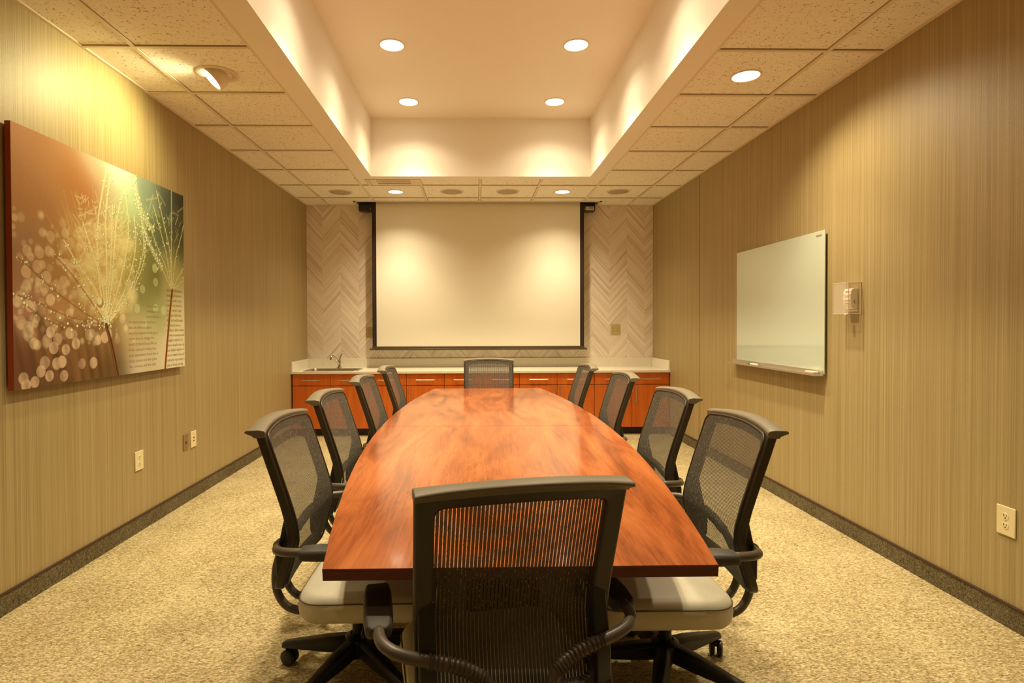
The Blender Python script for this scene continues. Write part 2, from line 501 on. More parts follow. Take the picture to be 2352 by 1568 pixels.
downlight(1.72, 0.95, ZC, 'added unseen fill downlight in the tile ceiling near the right wall, behind the photographer view', P_SIDE*0.15, 0.08, group='added rear downlights', narrow=N_SIDE*0.15)

# adjustable eyeball light aimed at the picture
t = thing('eyeball_light', (-1.600, 3.585, ZC), 0, 'white tilted eyeball spotlight in the tile ceiling aimed at the picture wall', 'ceiling light')
bm = lathe(bmesh.new(), [(0.125, 0.0), (0.125, -0.004), (0.115, -0.007), (0.088, -0.004), (0.084, 0.0)], 44)
obj('trim_ring', bm, M['ring'], t, smooth=40)
aimv = Vector((-0.70, -0.28, -0.78)).normalized()
q = aimv.to_track_quat('-Z', 'Y').to_matrix().to_4x4()
bm = lathe(bmesh.new(), [(0, 0.030), (0.062, 0.028), (0.078, 0.010), (0.083, -0.02), (0.080, -0.050), (0.072, -0.053), (0.066, -0.042)], 40)
bmesh.ops.transform(bm, matrix=q, verts=bm.verts)
obj('eyeball', bm, M['ring'], t, smooth=50)
bm = lathe(bmesh.new(), [(0, -0.046), (0.040, -0.046), (0.0655, -0.043)], 40)
bmesh.ops.transform(bm, matrix=q, verts=bm.verts)
obj('lens', bm, M['lens'], t, smooth=True)
spot(t, tuple(aimv * 0.075), P_EYE, YELLOW, 150, 1.0, tuple(aimv), 0.05)

# speakers
for x, y, s in ((-1.586, 6.756, 'leftmost of the four, beside the left wall'), (-0.268, 6.727, 'left of the middle pair'),
                (0.392, 6.724, 'right of the middle pair'), (1.706, 6.717, 'rightmost of the four, beside the right wall')):
    t = thing('ceiling_speaker', (x, y, ZC), 0, 'round tan ceiling speaker grille, ' + s, 'speaker', 'ceiling speakers')
    obj('speaker_rim', lathe(bmesh.new(), [(0.140, 0), (0.140, -0.004), (0.132, -0.006), (0.118, -0.005), (0.116, 0)], 40), M['grid'], t, smooth=40)
    obj('grille', lathe(bmesh.new(), [(0, -0.005), (0.08, -0.0045), (0.1155, -0.003), (0.1155, 0)], 40), M['grille'], t, smooth=True)

# air diffuser
t = thing('air_vent', (-0.88, 6.25, ZC), 0, 'white rectangular air diffuser in the tile ceiling above the left of the screen', 'vent')
bm = bmesh.new(); 
for a, b, c, d in ((-0.30, 0.30, -0.145, -0.125), (-0.30, 0.30, 0.125, 0.145), (-0.30, -0.27, -0.125, 0.125), (0.27, 0.30, -0.125, 0.125)): box(bm, a, b, c, d, -0.016, 0)
obj('vent_frame', bm, M['grid'], t, bevel=0.002)
bm = bmesh.new(); box(bm, -0.27, 0.27, -0.125, 0.125, -0.0085, 0)
obj('vent_backing', bm, M['grid'], t)
for k in range(3):
    y = -0.07 + k*0.07
    bm = prism(bmesh.new(), [(y-0.03, -0.013), (y+0.02, -0.004), (y+0.022, -0.006), (y-0.028, -0.015)], 'x', -0.18, 0.18)
    obj('vent_blade', bm, M['ring'], t)
for s in (-1, 1):
    for k in range(2):
        x = s*(0.20 + k*0.035)
        obj('vent_blade', prism(bmesh.new(), [(x-0.010, -0.013), (x+0.012, -0.004), (x+0.014, -0.006), (x-0.008, -0.015)], 'y', -0.12, 0.12), M['ring'], t)

# ================================================================== PROJECTION SCREEN
t = thing('projection_screen', (0.05, 7.30, HC), 0, 'pulled-down white projection screen with dark borders on the back wall', 'screen')
def sx(x): return x - 0.05
def box_s(a, b, y0, y1, z0, z1): return bx(sx(a), sx(b), y0-7.30, y1-7.30, z0-HC, z1-HC)
obj('screen_case', box_s(-1.487, 1.560, 7.32, 7.455, 2.803, 2.95), M['black'], t, bevel=0.004)
obj('screen_fabric', box_s(-1.2625, 1.358, 7.2995, 7.3015, 1.060, 2.92), M['fabric'], t)
for a, b in ((-1.315, -1.2625), (1.358, 1.410)):
    obj('black_border', box_s(a, b, 7.2995, 7.3015, 1.058, 2.92), M['border'], t)
bm = box_s(-1.320, 1.415, 7.294, 7.308, 1.036, 1.060)
obj('bottom_slat', bm, M['bar'], t, bevel=0.003)
bm = bx(sx(-1.352), sx(1.448), -0.014, 0.016, 1.012-HC, 1.036-HC)
obj('weight_bar', bm, M['bar'], t, bevel=0.005)
p = obj('maker_plate', box_s(1.434, 1.546, 7.316, 7.3205, 2.812, 2.858), M['white'], t, bevel=0.002)
bm = bmesh.new()
def pl(x0, x1, z0, z1): box(bm, sx(x0), sx(x1), 0.0145, 0.0165, z0-HC, z1-HC)
for (x0, z0, x1, z1) in ((1.444, 2.850, 1.456, 2.836), (1.456, 2.836, 1.444, 2.820), (1.462, 2.850, 1.474, 2.836), (1.474, 2.836, 1.462, 2.820)):
    tube(bm, [(sx(x0), 0.0155, z0-HC), (sx(x1), 0.0155, z1-HC)], 0.0028, 6)
pl(1.482, 1.536, 2.842, 2.849); pl(1.480, 1.536, 2.822, 2.832)
obj('plate_mark', bm, M['slot'], p)
for x in (1.424, -1.335):
    for z in (2.835, 2.818): obj('case_screw', lathe(bmesh.new(), [(0, -0.004), (0.004, -0.003), (0.004, 0)], 10, (sx(x), 0.02, z-HC), 'y'), M['alu'], t)

# ================================================================== CABINETS
FY = 6.82
def handle(parent, c, L, vertical):
    bm = bmesh.new(); r = 0.0055
    d = (0, 0, 1) if vertical else (1, 0, 0)
    d = Vector(d); c = Vector(c)
    tube(bm, [c - d*L/2, c + d*L/2], r, 10)
    for s in (-1, 1):
        e = c + d*s*(L/2 - 0.018)
        tube(bm, [e, e + Vector((0, 0.028, 0))], r*0.8, 8)
    return obj('handle', bm, M['steel'], parent, smooth=50)
x_start, cw = -2.190, 0.9090
cab_names = ['red-brown base cabinet at the left end, under the sink', 'red-brown base cabinet second from the left wall',
             'red-brown base cabinet in the middle, behind the far chair', 'red-brown base cabinet second from the right wall',
             'red-brown base cabinet at the right end, beside the right wall']
for k in range(5):
    x0 = x_start + k*cw; x1 = x0 + cw
    t = thing('base_cabinet', ((x0+x1)/2, FY, 0), 0, cab_names[k], 'cabinet', 'base cabinets along the back wall')
    h = cw/2
    bm = bmesh.new(); e0, e1, dY = -h+0.0005, h-0.0005, YB-FY-0.002
    box(bm, e0, e0+0.018, 0.021, dY, 0.0905, 0.7525); box(bm, e1-0.018, e1, 0.021, dY, 0.0905, 0.7525)
    box(bm, e0+0.018, e1-0.018, 0.021, dY, 0.0905, 0.1085); box(bm, e0+0.018, e1-0.018, dY-0.006, dY, 0.1085, 0.7525)
    box(bm, e0+0.018, e1-0.018, 0.021, 0.040, 0.735, 0.7525); box(bm, e0+0.018, e1-0.018, 0.021, 0.040, 0.590, 0.626)
    box(bm, -0.02, 0.02, 0.021, 0.040, 0.1085, 0.735)
    obj('cabinet_body', bm, M['gap'], t)
    obj('toe_kick', bx(-h+0.0005, h-0.0005, 0.07, YB-FY-0.004, 0.0, 0.090), M['kick'], t)
    gp = 0.0022
    for s in (0, 1):
        a = -h + s*h + gp; b = -h + (s+1)*h - gp
        dr = obj('drawer', bx(a, b, 0, 0.020, 0.612, 0.749), M['cherry'], t, bevel=0.0015)
        handle(dr, ((a+b)/2, -0.028, 0.676), 0.22, False)
        do = obj('door', bx(a, b, 0, 0.020, 0.094, 0.606), M['cherry'], t, bevel=0.0015)
        handle(do, (b-0.040 if s == 0 else a+0.040, -0.028, 0.490), 0.20, True)
# end filler strips
for nm, a, b, lab in (('filler_panel', XL+0.0005, x_start-0.0005, 'narrow dark filler strip between the left wall and the base cabinets'),
                 ('filler_panel', x_start+5*cw+0.0005, XR-0.0005, 'narrow dark filler strip between the right wall and the base cabinets')):
    if b - a > 0.003:
        tag(obj(nm, bx(a, b, FY+0.01, FY+0.03, 0.0, 0.752), M['kick']), lab, 'filler panel')

# countertop with sink cut-out
SX0, SX1, SY0, SY1 = -2.075, -1.440, 6.88, 7.26
t = thing('countertop', (0.08, 6.79, 0.755), 0, 'long cream quartz countertop along the back wall', 'countertop')
bm = bmesh.new()
z0, z1 = 0.0, 0.026
def wb(bm, a, b, c, d, e, f): box(bm, a-0.08, b-0.08, c-6.79, d-6.79, e-0.755, f-0.755)
wb(bm, XL+0.001, XR-0.001, 6.79, SY0, 0.755, 0.781)
wb(bm, XL+0.001, XR-0.001, SY1, YB-0.001, 0.755, 0.781)
wb(bm, XL+0.001, SX0, SY0, SY1, 0.755, 0.781); wb(bm, SX1, XR-0.001, SY0, SY1, 0.755, 0.781)
bmesh.ops.remove_doubles(bm, verts=bm.verts, dist=1e-5)
obj('slab', bm, M['quartz'], t)
bm = bmesh.new(); wb(bm, XL+0.021, XR-0.021, YB-0.021, YB-0.001, 0.781, 0.897); obj('backsplash', bm, M['quartz'], t, bevel=0.002)
bm = bmesh.new(); wb(bm, XL+0.001, XL+0.021, 6.80, YB-0.001, 0.781, 0.897); obj('side_splash', bm, M['quartz'], t, bevel=0.002)
bm = bmesh.new(); wb(bm, XR-0.021, XR-0.001, 6.80, YB-0.001, 0.781, 0.897); obj('side_splash', bm, M['quartz'], t, bevel=0.002)
# sink
t = thing('sink', ((SX0+SX1)/2, (SY0+SY1)/2, 0.7815), 0, 'stainless drop-in sink in the left end of the counter', 'sink')
hx, hy = (SX1-SX0)/2, (SY1-SY0)/2
bm = bmesh.new()
def rr(w, h, r, z, n=6):
    out = []
    for cx_, cy_, a0 in ((w-r, h-r, 0), (-w+r, h-r, 90), (-w+r, -h+r, 180), (w-r, -h+r, 270)):
        for k in range(n+1):
            a = math.radians(a0 + 90*k/n); out.append((cx_+r*math.cos(a), cy_+r*math.sin(a), z))
    return out
loops = [rr(hx+0.012, hy+0.012, 0.04, 0.0), rr(hx+0.010, hy+0.010, 0.04, 0.005), rr(hx-0.018, hy-0.018, 0.05, 0.004), rr(hx-0.022, hy-0.022, 0.05, -0.004),
         rr(hx-0.035, hy-0.035, 0.05, -0.15), rr(hx-0.06, hy-0.06, 0.05, -0.165)]
vs = [[bm.verts.new(p) for p in L] for L in loops]
for A, B in zip(vs[:-1], vs[1:]):
    for i in range(len(A)): bm.faces.new((A[i], A[(i+1) % len(A)], B[(i+1) % len(A)], B[i]))
bm.faces.new(vs[-1])
bmesh.ops.recalc_face_normals(bm, faces=bm.faces)
obj('basin', bm, M['sink'], t, smooth=40)
obj('drain', lathe(bmesh.new(), [(0, -0.160), (0.03, -0.160), (0.036, -0.164)], 24), M['chrome'], t)
# faucet
t = thing('faucet', (-1.752, 7.335, 0.7815), 0, 'curved chrome single-lever faucet behind the sink', 'faucet')
obj('faucet_base', lathe(bmesh.new(), [(0, 0), (0.034, 0), (0.034, 0.008), (0.022, 0.016), (0.020, 0.065), (0.024, 0.085), (0.018, 0.100), (0, 0.104)], 24), M['chrome'], t, smooth=40)
sp_ = spline([(0, -0.005, 0.05), (-0.018, -0.03, 0.09), (-0.035, -0.07, 0.135), (-0.052, -0.12, 0.165), (-0.062, -0.16, 0.160), (-0.064, -0.172, 0.135)], 6)
s_ = obj('spout', tube(bmesh.new(), sp_, lambda u: 0.016 - 0.003*u, 12), M['chrome'], t, smooth=50)
obj('aerator', lathe(bmesh.new(), [(0, 0), (0.016, 0), (0.016, 0.02), (0, 0.02)], 16, (-0.0645, -0.1725, 0.117)), M['chrome'], s_, smooth=40)
hp = spline([(0.002, 0, 0.10), (0.012, -0.004, 0.125), (0.028, -0.012, 0.16), (0.050, -0.022, 0.185)], 5)
obj('faucet_lever', tube(bmesh.new(), hp, lambda u: 0.011 - 0.004*u, 10, flat=1.2), M['chrome'], t, smooth=50)

# ================================================================== WALL PLATES
def plate(name, loc, face, w, h, kind, m, label, cat='outlet', group=None):
    """built facing -y with its back on y=0, then turned"""
    rz = {'back': 0, 'left': math.radians(90), 'right': math.radians(-90)}[face]
    t = thing(name, loc, rz, label, cat, group)
    bm = bmesh.new(); box(bm, -w/2, w/2, -0.007, 0, -h/2, h/2)
    obj('cover_plate', bm, m, t, bevel=0.003)
    gang = [0] if w < 0.1 else [-0.030, 0.030]
    if kind == 'duplex':
        for gx_ in gang:
            for dz in (-0.021, 0.021):
                s = obj('socket', lathe(bmesh.new(), [(0, -0.0085), (0.015, -0.0085), (0.0165, -0.007)], 20, (gx_, 0, dz), 'y'), m, t, smooth=40)
                bm = bmesh.new()
                box(bm, gx_-0.0085, gx_-0.0055, -0.0092, -0.008, dz+0.000, dz+0.009)
                box(bm, gx_+0.0050, gx_+0.0080, -0.0092, -0.008, dz+0.001, dz+0.008)
                lathe(bm, [(0, -0.0092), (0.0035, -0.0090), (0.0035, -0.008)], 10, (gx_, 0, dz-0.007), 'y')
                obj('slots', bm, M['slot'], s)
            obj('screw', lathe(bmesh.new(), [(0, -0.0085), (0.003, -0.008), (0.003, -0.006)], 10, (gx_, 0, 0), 'y'), M['alu'], t)
    elif kind == 'jack1':
        bm = bmesh.new(); box(bm, -0.010, 0.010, -0.0085, -0.006, -0.018, 0.006); obj('jack', bm, M['slot'], t)
        for dz in (-0.042, 0.042): obj('screw', lathe(bmesh.new(), [(0, -0.0085), (0.003, -0.008), (0.003, -0.006)], 10, (0, 0, dz), 'y'), M['slot'], t)
    elif kind == 'jack2':
        for dz in (-0.012, 0.012): obj('jack', bx(-0.008, 0.008, -0.0085, -0.006, dz-0.005, dz+0.005), M['slot'], t)
        for dz in (-0.042, 0.042): obj('screw', lathe(bmesh.new(), [(0, -0.0085), (0.003, -0.008), (0.003, -0.006)], 10, (0, 0, dz), 'y'), M['alu'], t)
    return t
plate('wall_outlet', (XL, 3.735, 0.462), 'left', 0.090, 0.126, 'duplex', M['ivory'], 'ivory duplex outlet low on the left wall, nearest below the picture')
plate('data_plate', (XL, 4.333, 0.460), 'left', 0.074, 0.121, 'jack1', M['steel_plate'], 'brown metal jack plate low on the left wall beside an ivory plate', 'wall plate')
plate('data_plate', (XL, 4.450, 0.458), 'left', 0.084, 0.126, 'jack2', M['ivory'], 'ivory plate with two small jacks low on the left wall', 'wall plate')
plate('wall_outlet', (XR, 2.462, 0.466), 'right', 0.090, 0.130, 'duplex', M['ivory'], 'large ivory duplex outlet low on the right wall near the camera')
plate('wall_outlet', (1.862, YB, 1.267), 'back', 0.125, 0.138, 'duplex', M['olive_plate'], 'almond double outlet on the herringbone wall right of the screen')
plate('wall_outlet', (-1.372, YB, 1.237), 'back', 0.125, 0.138, 'duplex', M['olive_plate'], 'almond double outlet on the herringbone wall, half hidden by the screen edge')

# ================================================================== GLASS BOARD
BX, BYc, BZ = 2.341, 4.38, 0.996
t = thing('glass_whiteboard', (BX, BYc, BZ), 0, 'frameless pale green glass whiteboard on the right wall', 'whiteboard')
def gb(a, b, c, d, e, f): return bx(a-BX, b-BX, c-BYc, d-BYc, e-BZ, f-BZ)
obj('glass_panel', gb(2.338, 2.344, 3.748, 5.020, 1.002, 1.971), M['glassboard'], t, bevel=0.001)
for y in (3.85, 4.92):
    for z in (1.10, 1.87): obj('standoff', lathe(bmesh.new(), [(0, 0.0032), (0.012, 0.0032), (0.012, 0.0192), (0, 0.0192)], 16, (0, y-BYc, z-BZ), 'x'), M['alu'], t)
bm = bmesh.new()
box(bm, 2.280-BX, 2.337-BX, 3.758-BYc, 5.09-BYc, -0.006, 0.0)
box(bm, 2.280-BX, 2.284-BX, 3.758-BYc, 5.09-BYc, 0.0, 0.008)
box(bm, 2.3335-BX, 2.337-BX, 3.758-BYc, 5.09-BYc, 0.0, 0.030)
obj('pen_tray', bm, M['alu'], t)
obj('maker_badge', gb(2.3370, 2.338, 3.783, 3.843, 1.934, 1.947), M['alu'], t)
t = thing('dry_erase_marker', (2.310, 4.68, BZ), 0, 'white marker with a green cap on the whiteboard tray', 'marker')
obj('marker_barrel', lathe(bmesh.new(), [(0, -0.09), (0.007, -0.09), (0.009, -0.086), (0.009, 0.02), (0, 0.02)], 14, (0, 0, 0.0095), 'y'), M['white'], t, smooth=40)
obj('marker_cap', lathe(bmesh.new(), [(0, 0.021), (0.0095, 0.021), (0.0095, 0.06), (0.006, 0.066), (0, 0.066)], 14, (0, 0, 0.0095), 'y'), M['green'], t, smooth=40)
t = thing('whiteboard_eraser', (2.309, 3.845, BZ), 0, 'small pale eraser at the near end of the whiteboard tray', 'eraser')
obj('eraser_body', bx(-0.018, 0.018, -0.05, 0.05, 0.010, 0.022), M['white'], t, bevel=0.003)
obj('felt', bx(-0.017, 0.017, -0.049, 0.049, 0.0005, 0.0098), M['grille'], t)

# ================================================================== THERMOSTAT AND GUARD
t = thing('thermostat', (XR, 3.485, 1.497), 0, 'small white thermostat on the right wall inside a clear cover', 'thermostat')
bm = prism(bmesh.new(), [(0.0, -0.066), (-0.032, -0.062), (-0.044, -0.045), (-0.049, 0.0), (-0.046, 0.045), (-0.036, 0.063), (0.0, 0.066)], 'y', -0.036, 0.036)
bmesh.ops.transform(bm, matrix=Matrix.Identity(4), verts=bm.verts)
b_ = obj('thermostat_body', bm, M['white'], t, bevel=0.003)
bm = bmesh.new()
for dz, w in ((0.045, 0.022), (0.012, 0.024), (-0.010, 0.028), (-0.030, 0.02)):
    box(bm, -0.0502, -0.0440, -w, w*0.6, dz, dz+0.0025)
obj('markings', bm, M['slot'], b_)
obj('side_arrow', prism(bmesh.new(), [(-0.030, -0.018), (-0.020, -0.004), (-0.024, -0.018), (-0.020, -0.032)], 'y', -0.0375, -0.0355), M['kick'], b_)
obj('base_plate', bx(-0.012, 0, -0.040, 0.040, -0.078, -0.0665), M['white'], t, bevel=0.002)
t = thing('thermostat_guard', (XR, 3.490, 1.500), 0, 'clear plastic lockable box around the white thermostat', 'cover')
d, w, h, th = 0.082, 0.072, 0.096, 0.003
bm = bmesh.new()
box(bm, -d, -d+th, -w, w, -h, h); box(bm, -d+th, 0, -w, -w+th, -h, h); box(bm, -d+th, 0, w-th, w, -h, h)
box(bm, -d+th, 0, -w+th, w-th, -h, -h+th); box(bm, -d+th, 0, -w+th, w-th, h-th, h)
obj('clear_shell', bm, M['clear'], t)
bm = bmesh.new(); e = 0.0022
for y in (-w, w):
    for z in (-h, h): tube(bm, [(-d, y, z), (-0.001, y, z)], e, 6)
    tube(bm, [(-d, y, -h), (-d, y, h)], e, 6); tube(bm, [(-0.003, y, -h), (-0.003, y, h)], e*1.3, 6)
for z in (-h, h):
    tube(bm, [(-d, -w, z), (-d, w, z)], e, 6)
obj('shell_edges', bm, M['clear_edge'], t)
obj('lock', bx(-0.055, -0.028, -0.012, 0.012, -h-0.009, -h-0.0005), M['white'], t, bevel=0.002)

# ================================================================== PICTURE
ART = {"f1":[[[0.426,0.247],[0.33,0.286],[0.171,0.383],[0.076,0.457],[0.023,0.497]],[[0.415,0.243],[0.242,0.277],[0.103,0.33],[0.021,0.356]],[[0.41,0.235],[0.25,0.236],[0.139,0.261],[0.04,0.327]],[[0.426,0.251],[0.34,0.356],[0.253,0.456],[0.173,0.526]],[[0.426,0.255],[0.379,0.39],[0.288,0.497],[0.214,0.598]],[[0.426,0.255],[0.389,0.47],[0.388,0.709],[0.447,0.999]],[[0.428,0.255],[0.435,0.516],[0.433,0.751],[0.462,0.947]],[[0.431,0.255],[0.47,0.479],[0.495,0.732],[0.553,0.933]],[[0.434,0.255],[0.524,0.484],[0.572,0.706],[0.552,0.899]],[[0.436,0.251],[0.545,0.418],[0.617,0.627],[0.608,0.792]],[[0.438,0.248],[0.591,0.439],[0.672,0.627],[0.662,0.751]],[[0.436,0.247],[0.567,0.385],[0.665,0.545],[0.692,0.685]],[[0.426,0.255],[0.408,0.432],[0.353,0.576],[0.309,0.691]],[[0.426,0.255],[0.461,0.56],[0.469,0.726],[0.475,0.811]]],"f2":[[[0.887,0.444],[0.81,0.553],[0.717,0.671],[0.656,0.804],[0.611,1.004]],[[0.887,0.444],[0.838,0.566],[0.757,0.697],[0.694,0.813]],[[0.887,0.444],[0.853,0.617],[0.799,0.761],[0.747,0.881]],[[0.892,0.444],[0.89,0.622],[0.893,0.82],[0.896,0.998]],[[0.895,0.445],[0.928,0.628],[0.977,0.757],[1.019,0.889]],[[0.898,0.443],[0.958,0.53],[1.023,0.6]],[[0.898,0.441],[0.973,0.491],[1.03,0.533]],[[0.89,0.444],[0.876,0.659],[0.828,0.806],[0.775,0.963]]],"thick":[[[0.611,1.004],[0.656,0.804],[0.717,0.671],[0.81,0.553]],[[0.622,0.919],[0.675,0.808],[0.745,0.75]]],"s1":[[[0.427,0.243],[0.455,0.156],[0.474,0.08],[0.491,0.005]]],"s2":[[[0.895,0.44],[0.873,0.315],[0.859,0.217],[0.846,0.13],[0.829,0.004]]],"hair":[[[0.301,0.72],[0.384,0.779]],[[0.309,0.676],[0.384,0.732]],[[0.335,0.635],[0.423,0.716]],[[0.376,0.848],[0.404,0.776]],[[0.465,0.824],[0.552,0.89]],[[0.507,0.802],[0.609,0.872]],[[0.334,0.542],[0.382,0.628]],[[0.361,0.467],[0.343,0.559]],[[0.695,0.895],[0.774,0.926]],[[0.72,0.856],[0.748,0.937]],[[0.948,0.892],[1.029,0.954]],[[0.789,0.958],[0.844,0.906]],[[0.909,0.883],[0.955,0.874]],[[0.494,0.657],[0.561,0.712]],[[0.462,0.643],[0.422,0.684]]],"bok":[[[0.057,0.529]],[[0.106,0.53]],[[0.052,0.448]],[[0.134,0.433]],[[0.221,0.496]],[[0.253,0.452]],[[0.211,0.422]],[[0.151,0.346]],[[0.067,0.318]],[[0.029,0.254]],[[0.059,0.22]],[[0.079,0.172]],[[0.134,0.181]],[[0.18,0.186]],[[0.162,0.151]],[[0.217,0.141]],[[0.175,0.086]],[[0.123,0.094]],[[0.198,0.091]],[[0.142,0.039]],[[0.207,0.032]],[[0.081,0.022]],[[0.046,0.014]],[[0.036,0.041]],[[0.106,0.061]],[[0.295,0.075]],[[0.355,0.074]],[[0.266,0.164]],[[0.38,0.175]],[[0.149,0.215]],[[0.237,0.21]],[[0.42,0.186]],[[0.333,0.2]],[[0.295,0.612]],[[0.155,0.601]],[[0.243,0.588]],[[0.401,0.584]],[[0.461,0.585]],[[0.537,0.639]],[[0.474,0.719]],[[0.368,0.35]],[[0.625,0.327]],[[0.82,0.323]],[[0.758,0.331]],[[0.76,0.472]],[[0.663,0.427]],[[0.755,0.546]],[[0.673,0.247]],[[0.126,0.394]],[[0.098,0.474]]]}
PW, PH = 1.565, 1.262
NX, NZ = 600, 484
def lin(c): c = np.asarray(c, float)/255.0; return np.where(c <= 0.04045, c/12.92, ((c+0.055)/1.055)**2.4)
uu, vv = np.meshgrid(np.linspace(0, 1, NX), np.linspace(0, 1, NZ))
X_, Z_ = uu*PW, vv*PH
rng = np.random.default_rng(3)
def vnoise(fx, fz, seed):
    r = np.random.default_rng(seed); g = r.random((int(fz)+3, int(fx)+3))
    x = uu*fx; z = vv*fz; xi = x.astype(int); zi = z.astype(int); fx_ = x-xi; fz_ = z-zi
    fx_ = fx_*fx_*(3-2*fx_); fz_ = fz_*fz_*(3-2*fz_)
    return (g[zi, xi]*(1-fx_)+g[zi, xi+1]*fx_)*(1-fz_) + (g[zi+1, xi]*(1-fx_)+g[zi+1, xi+1]*fx_)*fz_
anchors = [(0.0,1.0,(205,135,75)),(0.15,0.9,(195,125,60)),(0.3,0.85,(185,105,35)),(0.1,0.7,(180,115,55)),(0.4,0.95,(215,165,100)),(0.52,0.97,(225,220,150)),
 (0.6,0.85,(200,200,115)),(0.7,0.95,(130,130,85)),(0.85,0.9,(75,72,45)),(1.0,0.95,(50,42,20)),(0.8,0.72,(95,95,50)),(0.97,0.75,(70,60,25)),
 (0.05,0.5,(170,115,65)),(0.2,0.55,(180,120,55)),(0.35,0.6,(215,150,70)),(0.5,0.6,(215,175,85)),(0.6,0.55,(190,170,75)),(0.68,0.55,(110,95,40)),(0.7,0.42,(140,130,55)),
 (0.05,0.32,(175,115,70)),(0.2,0.3,(190,130,60)),(0.4,0.4,(215,160,70)),(0.5,0.33,(190,150,55)),(0.75,0.3,(180,165,80)),(0.9,0.5,(190,165,80)),
 (0.0,0.1,(110,60,25)),(0.1,0.05,(100,60,30)),(0.2,0.15,(150,95,40)),(0.3,0.1,(150,95,40)),(0.38,0.06,(110,65,20)),(0.47,0.12,(90,50,12)),(0.5,0.03,(70,40,8)),
 (0.57,0.15,(215,170,90)),(0.62,0.05,(230,195,125)),(0.7,0.2,(205,175,95)),(0.8,0.1,(225,190,115)),(0.93,0.15,(240,205,125)),(0.97,0.35,(235,200,120)),(0.9,0.02,(240,205,130)),(0.42,0.22,(160,105,45))]
num = np.zeros((NZ, NX, 3)); den = np.zeros((NZ, NX, 1))
wx = uu + (vnoise(9, 8, 1)-0.5)*0.07; wz = vv + (vnoise(9, 8, 2)-0.5)*0.07
for u, v, c in anchors:
    w = (1.0/(((wx-u)**2 + ((wz-v)*0.85)**2)**1.6 + 2e-4))[..., None]
    num += w*lin(c); den += w
IM = num/den
def blend(mask, c, a=1.0):
    global IM
    mk = (np.clip(mask, 0, 1)*a)[..., None]; IM = IM*(1-mk) + lin(c)*mk
def seg(pts, wd, c, a=1.0, soft=0.0025, curve=True):
    P = [Vector((p[0]*PW, p[1]*PH, 0)) for p in pts]
    P = spline(P, 8) if curve and len(P) > 2 else P
    dmin = np.full(X_.shape, 9.0)
    for p, q in zip(P[:-1], P[1:]):
        dx, dz = q.x-p.x, q.y-p.y; L2 = dx*dx+dz*dz+1e-12
        x0, x1 = sorted((p.x, q.x)); z0, z1 = sorted((p.y, q.y)); m = wd*3+soft*3
        i0, i1 = int(max(0, (x0-m)/PW*(NX-1))), int(min(NX, (x1+m)/PW*(NX-1)+2)); j0, j1 = int(max(0, (z0-m)/PH*(NZ-1))), int(min(NZ, (z1+m)/PH*(NZ-1)+2))
        if i1 <= i0 or j1 <= j0: continue
        xs = X_[j0:j1, i0:i1]; zs = Z_[j0:j1, i0:i1]
        tt = np.clip(((xs-p.x)*dx+(zs-p.y)*dz)/L2, 0, 1)
        d = np.hypot(xs-p.x-tt*dx, zs-p.y-tt*dz)
        dmin[j0:j1, i0:i1] = np.minimum(dmin[j0:j1, i0:i1], d)
    blend(1-np.clip((dmin-wd)/soft, 0, 1), c, a)
def disc(u, v, r, c, a, soft=0.004):
    d = np.hypot(X_-u*PW, Z_-v*PH); blend(1-np.clip((d-r)/soft, 0, 1), c, a)
# dark blurred stalks low left
for k in range(9):
    u0 = 0.08 + 0.045*k; seg([(u0, 0.0+0.0*k), (u0-0.03+0.01*rng.random(), 0.26)], 0.008, (95, 55, 18), 0.35, 0.03, False)
seg([(0.23, 0.0), (0.09, 0.30)], 0.012, (80, 50, 15), 0.6, 0.03, False)
# soft out-of-focus discs
for (p,) in ART['bok']:
    hue = (236, 180, 108) if p[0] < 0.5 else (215, 200, 110)
    disc(p[0], p[1], 0.026 + 0.006*rng.random(), hue, 0.30 + 0.50*rng.random())
for k in range(260):
    u, v = rng.random()*0.62, 0.16 + rng.random()*0.52
    disc(u, v, 0.004 + 0.020*rng.random()**1.5, (245, 200, 120), 0.14 + 0.30*rng.random(), 0.010)
for k in range(60):
    u, v = 0.30 + rng.random()*0.30, 0.30 + rng.random()*0.40
    disc(u, v, 0.01 + 0.03*rng.random(), (250, 215, 120), 0.22, 0.03)
for k in range(8):
    u0 = 0.05 + 0.05*k; seg([(u0, 0.0), (u0-0.05, 0.24)], 0.004, (80, 45, 15), 0.35, 0.02, False)
# hazy glow of the seed head
for k in range(130):
    a = rng.random(); ang = math.radians(60 + 75*rng.random()); L = 0.25 + 0.75*rng.random()
    u0, v0 = 0.43 + 0.02*rng.standard_normal(), 0.26
    pu, pv = u0 + math.cos(ang)*L*0.45, v0 + math.sin(ang)*L*0.62
    seg([(u0, v0), ((u0+pu)/2 + 0.015*rng.standard_normal(), (v0+pv)/2), (pu, pv)], 0.0012, (235, 190, 95), 0.14, 0.006)
for k in range(420):
    u = 0.28 + 0.30*rng.random(); v = 0.42 + 0.38*rng.random()
    seg([(u, v), (u + 0.05*(rng.random()-0.5), v + 0.06*(rng.random()-0.3))], 0.001, (248, 212, 120), 0.42, 0.004, False)
for k in range(60):
    u = 0.66 + 0.30*rng.random(); v = 0.60 + 0.25*rng.random()
    seg([(u, v), (u + 0.05*(rng.random()-0.5), v + 0.07*(rng.random()-0.3))], 0.001, (200, 195, 120), 0.45, 0.004, False)
for s in ART['hair']: seg(s, 0.0022, (235, 195, 115), 0.25, 0.008, False)
for i, s in enumerate(ART['f1']):
    seg(s, 0.0045 if 5 <= i <= 7 else 0.0024, (246, 214, 120) if i > 3 else (150, 95, 35), 0.75, 0.004)
for s in ART['f2']: seg(s, 0.0026, (225, 195, 100), 0.75, 0.004)
for s in ART['thick']: seg(s, 0.013, (215, 205, 110), 0.45, 0.012)
